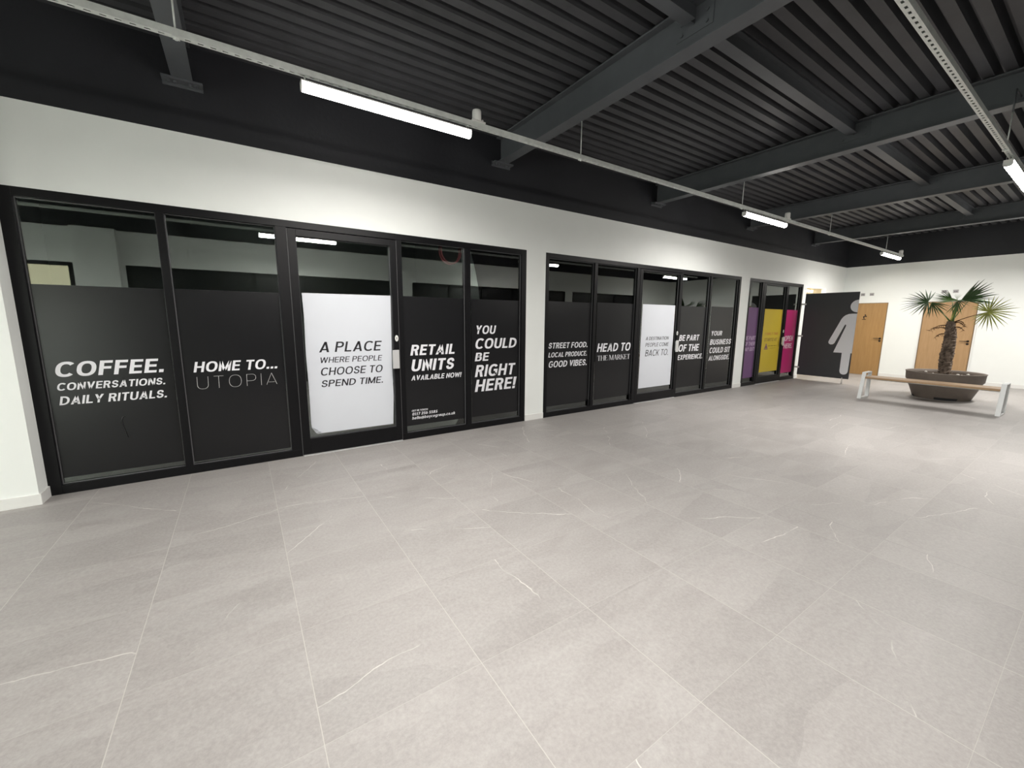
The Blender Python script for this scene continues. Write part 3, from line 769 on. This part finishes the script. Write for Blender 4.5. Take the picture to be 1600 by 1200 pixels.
# ------------------------------------------------------------------ suspended slotted channels with lamps
ZC = 3.362
def channel(yc, x0, x1, ZC, ztop, rods, label):
    e = thing('slotted_channel', ((x0 + x1) / 2, yc, ZC), label, 'channel', 'suspended slotted channels')
    mb = MB(); w = .0205; pt = .066
    mb.box(x0, x1, yc - w, yc - w + .003, ZC, ZC + .043); mb.box(x0, x1, yc + w - .003, yc + w, ZC, ZC + .043)
    mb.box(x0, x1, yc - w + .003, yc - .0065, ZC, ZC + .003); mb.box(x0, x1, yc + .0065, yc + w - .003, ZC, ZC + .003)
    x = x0
    while x < x1:
        mb.box(x, min(x + .036, x1), yc - .0065, yc + .0065, ZC, ZC + .003); x += pt
    mb.build('channel_section', M['galv'], e)
    for xr in rods:
        rb = MB(); rb.tube([(xr, yc, ZC - .012), (xr, yc, ztop)], .0055, 8)
        rd = rb.build('hanger_rod', M['galv'], e)
        cb = MB(); cb.box(xr - .018, xr + .018, yc - .024, yc + .024, ZC - .007, ZC - .0005); hexbolt(cb, (xr, yc, ZC - .018), 2, .010, .011)
        cb.build('rod_clip', M['galv'], rd)
        if ztop < ZB:       # black drop bracket from the beam down to the rod
            db = MB(); db.tube([(xr, yc, ztop - .02), (xr, yc, ZB + .05), (xr + .26, yc, ZB + .06)], .008, 6); db.build('drop_bracket', M['steel'], e)
    return e
YC1, YC2, ZC2 = -1.561, -4.277, 3.265
RODS = [x + .07 for x in BX]
channel(YC1, XL + .3, 14.95, ZC, ZB + .005, RODS, 'slotted galvanised channel running above the three lit battens near the shopfronts')
channel(YC2, XL + .3, 14.95, ZC2, 3.62, [x - .32 for x in BX], 'lower slotted galvanised channel, farther from the shopfronts, with one big lit batten under it')

def batten(x0, x1, yc, label, mat, watts):
    xc = (x0 + x1) / 2
    e = thing('ceiling_light', (xc, yc, 3.262), label, 'ceiling light', 'linear batten lights hung under the channels')
    mb = MB()
    pr = [(-.034, 3.312), (-.034, 3.275), (-.026, 3.260), (-.012, 3.254), (.012, 3.254), (.026, 3.260), (.034, 3.275), (.034, 3.312)]
    mb.prism([(yc + a, b) for a, b in pr], 0, x0 + .006, x1 - .006); mb.build('diffuser', mat, e)
    mb = MB(); mb.box(x0, x1, yc - .034, yc + .034, 3.3125, 3.322); mb.build('housing', M['wplastic'], e)
    for xx in (x0, x1 - .006):
        mb = MB(); mb.prism([(yc + a * 1.03, b) for a, b in pr], 0, xx, xx + .006); mb.build('end_cap', M['wplastic'], e)
    for xx in (x0 + .03, x1 - .03):
        mb = MB(); mb.tube([(xx, yc - .02, ZC), (xx, yc - .02, 3.3245), (xx, yc + .02, 3.3245), (xx, yc + .02, ZC)], .0025, 6)
        mb.build('suspension_clip', M['galv'], e)
    li = bpy.data.lights.new('batten_light', 'AREA'); li.shape = 'RECTANGLE'; li.size = x1 - x0 - .02; li.size_y = .05
    li.spread = 3.0; li.energy = watts; li.color = (1.0, .962, .915)
    lo = bpy.data.objects.new('batten_light', li); COL.objects.link(lo); lo.parent = e; lo.location = (0, 0, 3.251 - 3.262)
    return e
g = 'linear batten lights hung under the channels'
b0 = batten(.51, 1.91, YC1, 'long lit batten hung before the black wall above HOME TO... and the A PLACE sheet', M['lamp'], LAMP_DOWN)
copy_thing(b0, (7.48, YC1, 3.262), 'middle lit batten of the row of three along the shopfronts', g)
copy_thing(b0, (14.0, YC1, 3.262), 'small-looking lit batten of the shopfront row, beside the white end wall', g)
copy_thing(b0, (-4.75, YC1, 3.262), 'lit linear batten out of view to the left of the row by the shopfronts', g)
b1 = batten(6.47, 7.87, YC1, 'lit batten under the lower channel, cut off by the edge of the photo', M['lamp2'], LAMP_DOWN2)
b1.location = (7.23, YC2, 3.165)
copy_thing(b1, (1.13, YC2, 3.165), 'lit linear batten above and behind the camera, mirrored in the shop glass', g)
copy_thing(b1, (13.55, YC2, 3.165), 'lit linear batten beyond the right edge of the picture near the end wall', g)
copy_thing(b1, (-4.75, YC2, 3.165), 'lit linear batten behind the camera on the left', g)

def sensor(x, yc, label):
    e = thing('motion_sensor', (x, yc, ZC + .043), label, 'sensor', 'white sensors on the channel')
    z = ZC + .0435
    mb = MB(); mb.box(x - .07, x + .07, yc - .03, yc + .03, z, z + .014); mb.build('base_plate', M['wplastic'], e, bevel=.003)
    mb = MB(); mb.lathe([(.042, z + .014), (.042, z + .09), (.038, z + .105), (.02, z + .11)], (x - .01, yc), 20); mb.build('sensor_body', M['wplastic'], e)
    mb = MB(); mb.lathe([(.010, z + .014), (.010, z + .035), (.006, z + .04)], (x + .05, yc), 10); mb.build('cable_gland', M['wplastic'], e)
    return e
s0 = sensor(1.99, YC1, 'white sensor on the channel close to the beam above the white pillar')
copy_thing(s0, (8.24, YC1, ZC + .043), 'white sensor on the channel between the middle and far battens', 'white sensors on the channel')
copy_thing(s0, (14.78, YC1, ZC + .043), 'white sensor on the channel close to the end wall', 'white sensors on the channel')

# ------------------------------------------------------------------ end wall doors and signs
def end_door(n, y0, y1, zt, wood, picto):
    """y0 > y1: left and right edge seen from the hall"""
    x = XR
    mb = MB(); mb.box(x - .012, x - .001, y1 + .018, y0 - .018, .006, zt - .018)
    d = struct(mb.build('door_%d' % n, wood, origin=(x, (y0 + y1) / 2, 0)))
    mb = MB(); mb.box(x - .009, x - .0005, y1, y1 + .016, 0, zt); mb.box(x - .009, x - .0005, y0 - .016, y0, 0, zt); mb.box(x - .009, x - .0005, y1 + .016, y0 - .016, zt - .016, zt)
    mb.build('door_frame', M['doorgap'], d)
    hy = y1 + .075
    mb = MB(); mb.lathe([(.027, 0), (.027, .008), (.010, .012), (.010, .045)], (0, 0), 16)
    q = MB(); 
    q.v = [V((x - .012 - p.z, hy + p.x, 1.135 + p.y)) for p in mb.v]; q.f, q.mi, q.smooth = mb.f, mb.mi, mb.smooth
    q.tube([(x - .055, hy - .004, 1.135), (x - .057, hy + .02, 1.137), (x - .057, hy + .15, 1.135)], [.010, .0095, .008], 10)
    q.build('lever_handle', M['ironmongery'], d)
    mb2 = MB(); mb2.v = [V((x - .012 - min(p.z, .010), hy + p.x, 1.062 + p.y)) for p in mb.v]; mb2.f, mb2.mi, mb2.smooth = mb.f, mb.mi, mb.smooth
    mb2.build('lock_rose', M['ironmongery'], d)
    if picto:
        px = x - .0125; mb = MB(); c = (y0 + y1) / 2 + .055
        def dsc(yy, zz, rr): return [(yy + rr * math.cos(t * math.pi / 8), zz + rr * math.sin(t * math.pi / 8)) for t in range(16)]
        mb.prism(dsc(c - .02, 1.835, .020), 0, px - .002, px)
        mb.prism([(c + .03, 1.80), (c - .06, 1.815), (c - .055, 1.775), (c - .005, 1.785), (c - .005, 1.735), (c + .02, 1.735)], 0, px - .002, px)
        mb.prism([(c + .05, 1.695), (c - .05, 1.695), (c - .05, 1.712), (c + .05, 1.712)], 0, px - .002, px)
        mb.box(px - .002, px, c - .008, c + .008, 1.712, 1.737)
        mb.build('pictogram', M['ironmongery'], d)
    return d
end_door(4, -.20, -1.125, 2.20, M['doorwood1'], True)
end_door(5, -1.905, -2.925, 2.19, M['doorwood2'], False)
mb = MB(); mb.box(XR - .02, XR - .0005, -2.96, -2.93, 0, 2.235); mb.box(XR - .02, XR - .0005, -1.90, -1.87, 0, 2.235); mb.box(XR - .02, XR - .0005, -2.93, -1.90, 2.20, 2.235)
struct(mb.build('trim_2', M['skirt'], origin=(XR, -2.4, 0)))
for yy, lab, mk in ((-.495, 'small grey sign plate on the end wall, next to the charcoal panel', 0), (-.71, 'small grey sign plate above the oak door with the pictogram, farther from the charcoal panel', 1),
                (-2.25, 'small grey sign plate above the palm, on the side of the pictogram door', 0), (-2.47, 'small grey sign plate above the palm, on the side of the yellow-green frond', 1)):
    e = thing('sign_plate', (XR - .006, yy, 2.415), lab, 'sign', 'small sign plates on the end wall')
    mb = MB(); mb.box(XR - .006, XR - .0005, yy - .052, yy + .052, 2.418, 2.50); mb.build('plate', M['sign'], e, bevel=.002)
    mb = MB()
    for q in ((-.03, -.005), (.005, .03)): mb.box(XR - .0075, XR - .0062, yy + q[0], yy + q[1], 2.435, 2.485 - .02 * mk)
    mb.build('sign_symbol', M['signmark'], e)

# ------------------------------------------------------------------ privacy panel with half a figure
PX, PT = 13.2, .013
e = thing('privacy_panel', (PX, -.67, 0), 'charcoal screen panel with half of a white female figure, in front of the toilets', 'screen panel')
PZ0, PZ1, PY0, PY1 = .13, 2.385, -.075, -1.275
mb = MB(); mb.box(PX, PX + PT, PY1, PY0, PZ0, PZ1); mb.build('panel_board', M['panel'], e, bevel=.002)
def fig(poly, nm):
    mb = MB()
    n = len(poly)
    me_pts = [(-a, b) for a, b in poly]
    mb.prism(me_pts, 0, PX - .0012, PX - .0002)
    return mb.build(nm, M['figure'], e)
head = [(1.274, 1.865)] + [(1.274 - .158 * math.sin(t * math.pi / 16), 2.023 - .158 * math.cos(t * math.pi / 16)) for t in range(1, 16)] + [(1.274, 2.181)]
fig(head, 'figure_head')
# arm, torso with skirt, leg: convex-ish outlines that touch
body = [(1.274, 1.832), (1.17, 1.832), (1.10, 1.822), (1.04, 1.795), (.99, 1.745), (.955, 1.685), (.93, 1.615), (.745, 1.125), (.735, 1.075), (.755, 1.035), (.795, 1.018), (.84, 1.025), (.875, 1.06), (1.045, 1.535), (1.055, 1.552), (1.072, 1.548), (1.077, 1.528), (1.07, 1.49), (.872, .812), (1.062, .812),
        (1.062, .335), (1.075, .285), (1.105, .252), (1.15, .240), (1.195, .250), (1.228, .280), (1.242, .33), (1.248, .812), (1.274, .812)]
fig(body, 'figure_body')
mb = MB(); mb.tube([(PX + .006, -1.135, 0), (PX + .006, -1.135, PZ0 + .03)], .012, 12); mb.lathe([(.024, 0), (.024, .006)], (PX + .006, -1.135), 16); mb.build('foot_post', M['silver'], e)
for z in (2.10, 1.22, .34):
    mb = MB(); mb.box(PX - .012, PX + .03, -.115, -.002, z - .022, z + .022); mb.build('wall_clamp', M['wplastic'], e, bevel=.003)

# corridor lamp
e = thing('corridor_light', (13.95, .22, 2.50), 'lit lamp in the corridor showing just above the charcoal panel', 'ceiling light')
mb = MB(); mb.box(13.55, 14.35, .19, .25, 2.535, 2.55); mb.build('lamp_housing', M['wplastic'], e)
mb = MB(); mb.box(13.56, 14.34, .195, .245, 2.495, 2.5345); mb.build('lamp_diffuser', M['cor_lamp'], e)
for xx in (13.65, 14.25):
    mb = MB(); mb.tube([(xx, .22, 2.55), (xx, .22, 2.75)], .004, 6); mb.build('hanger_rod', M['wplastic'], e)

# ------------------------------------------------------------------ bench
e = thing('bench', (11.2, -3.12, 0), 'low oak bench with white loop legs in front of the palm planter', 'bench')
mb = MB(); mb.box(11.00, 11.41, -4.07, -2.206, .430, .470); mb.build('seat', M['benchwood'], e, bevel=.004)
mb = MB(); mb.box(11.12, 11.30, -4.06, -2.216, .405, .4295); mb.build('seat_rail', M['benchleg'], e)
for yc in (-2.172, -4.104):
    out = [(10.905, 0.0), (11.035, .56), (11.405, .56), (11.385, 0.0)]
    inn = [(10.935, .022), (11.058, .538), (11.382, .538), (11.362, .022)]
    mb = MB(); a, b = yc - .033, yc + .033
    for k in range(4):
        k2 = (k + 1) % 4
        mb.prism([out[k], out[k2], inn[k2], inn[k]], 1, a, b)
    mb.build('leg_loop', M['benchleg'], e, bevel=.004)

# ------------------------------------------------------------------ planter
PC = (12.6, -3.10)
e = thing('planter', (PC[0], PC[1], 0), 'large round taupe bowl planter behind the bench', 'planter')
prof = [(.435, .0), (.448, .012), (.578, .375), (.596, .392), (.606, .545), (.614, .555), (.616, .565), (.600, .570), (.585, .560), (.575, .50), (.56, .44)]
mb = MB(); mb.lathe(prof, PC, 64); mb.build('bowl', M['planter'], e)
for a0, a1, h in ((math.pi * .985, math.pi * 1.23, .055), (math.pi * .62, math.pi * .70, .05)):
    mb = MB(); k = 8
    for q in range(k):
        t0, t1 = a0 + (a1 - a0) * q / k, a0 + (a1 - a0) * (q + 1) / k
        def PP(t, z): rr = .4375 + z * .358 + .002 + (.011 if z > .01 else .004); return (PC[0] + rr * math.cos(t), PC[1] + rr * math.sin(t), z)
        mb.face([PP(t0, .003), PP(t1, .003), PP(t1, h), PP(t0, h)])
    mb.build('drainage_slot', M['dark'], e)
mb = MB(); mb.lathe([(0.0, .525), (.2, .52), (.4, .515), (.57, .505)], PC, 40); mb.build('soil', M['soil'], e)
for (dx, dy, rr) in ((-.15, -.22, .028), (-.24, -.29, .022), (.1, -.33, .025), (-.3, .12, .02), (.05, .3, .026)):
    rd = math.hypot(dx, dy); pz = (.525 - .025 * rd if rd < .4 else .515 - .0588 * (rd - .4)) + .0015
    mb = MB(); mb.lathe([(rr * .3, pz), (rr, pz + .012), (rr * .9, pz + .026), (rr * .3, pz + .034)], (PC[0] + dx, PC[1] + dy), 10)
    o = mb.build('pebble', M['pebble'], origin=(PC[0] + dx, PC[1] + dy, pz))
    tag(o, 'white pebble on the soil of the palm planter', 'pebble', 'pebbles in the planter')

# ------------------------------------------------------------------ palm
e = thing('fan_palm', (PC[0], PC[1], .5), 'fan palm with a hairy trunk growing in the taupe planter', 'palm')
mb = MB(); n, rows = 20, 46; rnd = random.Random(11); i0 = 0
for k in range(rows + 1):
    t = k / rows; z = .528 + t * 1.122
    cx = PC[0] + .015 * math.sin(t * 5); cy = PC[1] + .03 * t + .012 * math.sin(t * 7)
    base = .088 + .012 * math.sin(t * 4.5) - (.02 * max(0, t - .8) * 5) + (.015 if t < .06 else 0)
    for j in range(n):
        a = 2 * math.pi * j / n
        rr = base + rnd.uniform(-.012, .014) + (.012 if (j * 3 + k * 2) % 7 == 0 else 0)
        mb.v.append(V((cx + rr * math.cos(a), cy + rr * math.sin(a), z)))
for k in range(rows):
    for j in range(n):
        mb.f.append([k * n + j, k * n + (j + 1) % n, (k + 1) * n + (j + 1) % n, (k + 1) * n + j]); mb.mi.append(0); mb.smooth.append(False)
mb.f.append([rows * n + j for j in range(n)]); mb.mi.append(0); mb.smooth.append(False)
for k in range(150):    # hairy fibre tufts
    t = rnd.random(); a = rnd.uniform(0, 6.283); z = .52 + t * 1.12
    p = V((PC[0] + .09 * math.cos(a), PC[1] + .03 * t + .09 * math.sin(a), z)); d = V((math.cos(a), math.sin(a), rnd.uniform(.2, 1.2))).normalized()
    w_ = V((-math.sin(a), math.cos(a), 0)) * rnd.uniform(.006, .014); l_ = rnd.uniform(.03, .075)
    mb.face([p - w_, p + w_, p + d * l_])
mb.build('trunk', M['trunk'], e)
CR = V((PC[0], PC[1] + .03, 1.64))
def dead(start, d, l_, curl):
    mb = MB(); p = V(start); d = V(d).normalized(); pts = [p.copy()]
    for k in range(7):
        p = p + d * l_ / 7; pts.append(p.copy()); d = (d + V((0, 0, curl)) + V((rnd.uniform(-.2, .2), rnd.uniform(-.25, .25), 0))).normalized()
    mb.tube(pts, [.012, .011, .010, .009, .008, .006, .004, .002], 6)
    for k in range(2, 8):
        for s in (-1, 1):
            q = pts[k]; tip = q + V((rnd.uniform(-.04, .03), s * rnd.uniform(.02, .06), rnd.uniform(-.09, .01))); ww = V((.004, 0, .006))
            mb.face([q - ww, q + ww, tip])
    mb.build('dead_stalk', M['fibre'], e)
dead(CR + V((-.05, .06, -.08)), (-.4, 1, .1), .20, -.12)
dead(CR + V((-.05, .07, -.14)), (-.4, 1, .35), .26, -.2)
dead(CR + V((-.02, .07, -.26)), (-.2, 1, .1), .17, -.25)
dead(CR + V((-.04, -.06, -.02)), (-.4, -1, .3), .20, -.3)
dead(CR + V((-.05, -.07, -.12)), (-.3, -1, .4), .17, -.3)
dead(CR + V((.03, -.05, -.0)), (.3, -1, .5), .2, -.35)
def frond(hub, a, nrm, ln, th, nb, droop, mats, wd=.016, lowcut=None):
    hub = V(hub); a = V(a).normalized(); nrm = V(nrm); nrm = (nrm - a * nrm.dot(a)).normalized(); b = nrm.cross(a)
    mb = MB()
    st = CR + V((rnd.uniform(-.03, .03), rnd.uniform(-.03, .03), rnd.uniform(-.05, .02)))
    mid = st.lerp(hub, .5) + V((0, 0, .04))
    pts = [st.lerp(mid, t / 4).lerp(mid.lerp(hub, t / 4), t / 4) for t in range(5)]
    mb.tube(pts, [.010, .008, .007, .006, .006], 6, mi=1)
    for k in range(nb):
        ang = math.radians(-th + 2 * th * k / (nb - 1) + rnd.uniform(-2, 2))
        d = math.cos(ang) * a + math.sin(ang) * b
        l_ = ln * (.72 + .28 * math.cos(ang * .6)) * rnd.uniform(.9, 1.06)
        side = nrm.cross(d).normalized(); seg = 7; L_, C_, R_ = [], [], []
        bend = droop * rnd.uniform(.7, 1.35)
        for s in range(seg + 1):
            t = s / seg
            wv = wd * (.30 + 2.06 * t if t < .34 else 1.0 if t < .55 else max(.04, (1 - t) / .45)) * (ln / .42)
            c = hub + d * l_ * t + V((0, 0, -bend * t ** 2.4 * l_)) + nrm * .006
            L_.append(c - side * wv * .55 - nrm * wv * .35); C_.append(c); R_.append(c + side * wv * .55 - nrm * wv * .35)
        for s in range(seg):
            mb.face([L_[s], C_[s], C_[s + 1], L_[s + 1]], 0); mb.face([C_[s], R_[s], R_[s + 1], C_[s + 1]], 0)
    mb.build('frond', mats, e)
G_, D2, Y_ = [M['leaf'], M['leafyl']], [M['leafdk'], M['leaf']], [M['leafyl'], M['fibre']]
# far right: a whole fan facing the hall
frond((12.42, -3.585, 1.835), (-.10, -1, .04), (-1, .1, .22), .40, 158, 27, .10, Y_, 0.0210)
# left fan, seen low, tips hanging
frond((12.50, -2.68, 2.065), (-.15, 1, .06), (-.72, .0, .68), .46, 100, 18, .10, D2, 0.0226)
# the one drooping in front of the left fan
frond((12.40, -2.76, 2.045), (-.20, -.42, -.62), (-1, .2, .25), .36, 40, 9, .03, D2, 0.0210)
# centre: blades running left and right from one hub
frond((12.48, -3.13, 2.08), (-.30, .92, .16), (-.5, .05, .85), .44, 34, 9, .05, G_, 0.0242)
frond((12.60, -3.16, 2.09), (.0, -.80, .62), (-.9, -.2, .35), .50, 26, 8, .02, D2, 0.0273)
frond((12.55, -3.16, 2.09), (-.05, -1, .08), (-.55, .0, .8), .50, 30, 7, .12, D2, 0.0242)
frond((12.45, -3.14, 2.07), (-.45, -.4, -.75), (-1, .0, .5), .24, 62, 9, .10, D2, 0.0210)
frond((12.50, -3.13, 2.05), (-.2, .10, -1), (-1, .0, .1), .30, 24, 6, .0, G_, 0.0242)
frond((12.62, -3.02, 2.10), (.1, .62, .62), (-.9, .2, .4), .30, 22, 6, .08, D2, 0.0193)
# behind
frond((12.95, -3.05, 2.08), (.9, .1, .18), (-.2, .0, 1), .40, 76, 14, .2, D2, 0.0210)
frond((12.75, -3.25, 2.09), (.5, -.9, .05), (-.3, .1, .9), .44, 60, 12, .25, D2, 0.0210)
frond((12.56, -3.10, 2.10), (-.1, -.05, 1), (-1, 0, .1), .13, 30, 6, -.02, G_, .012)
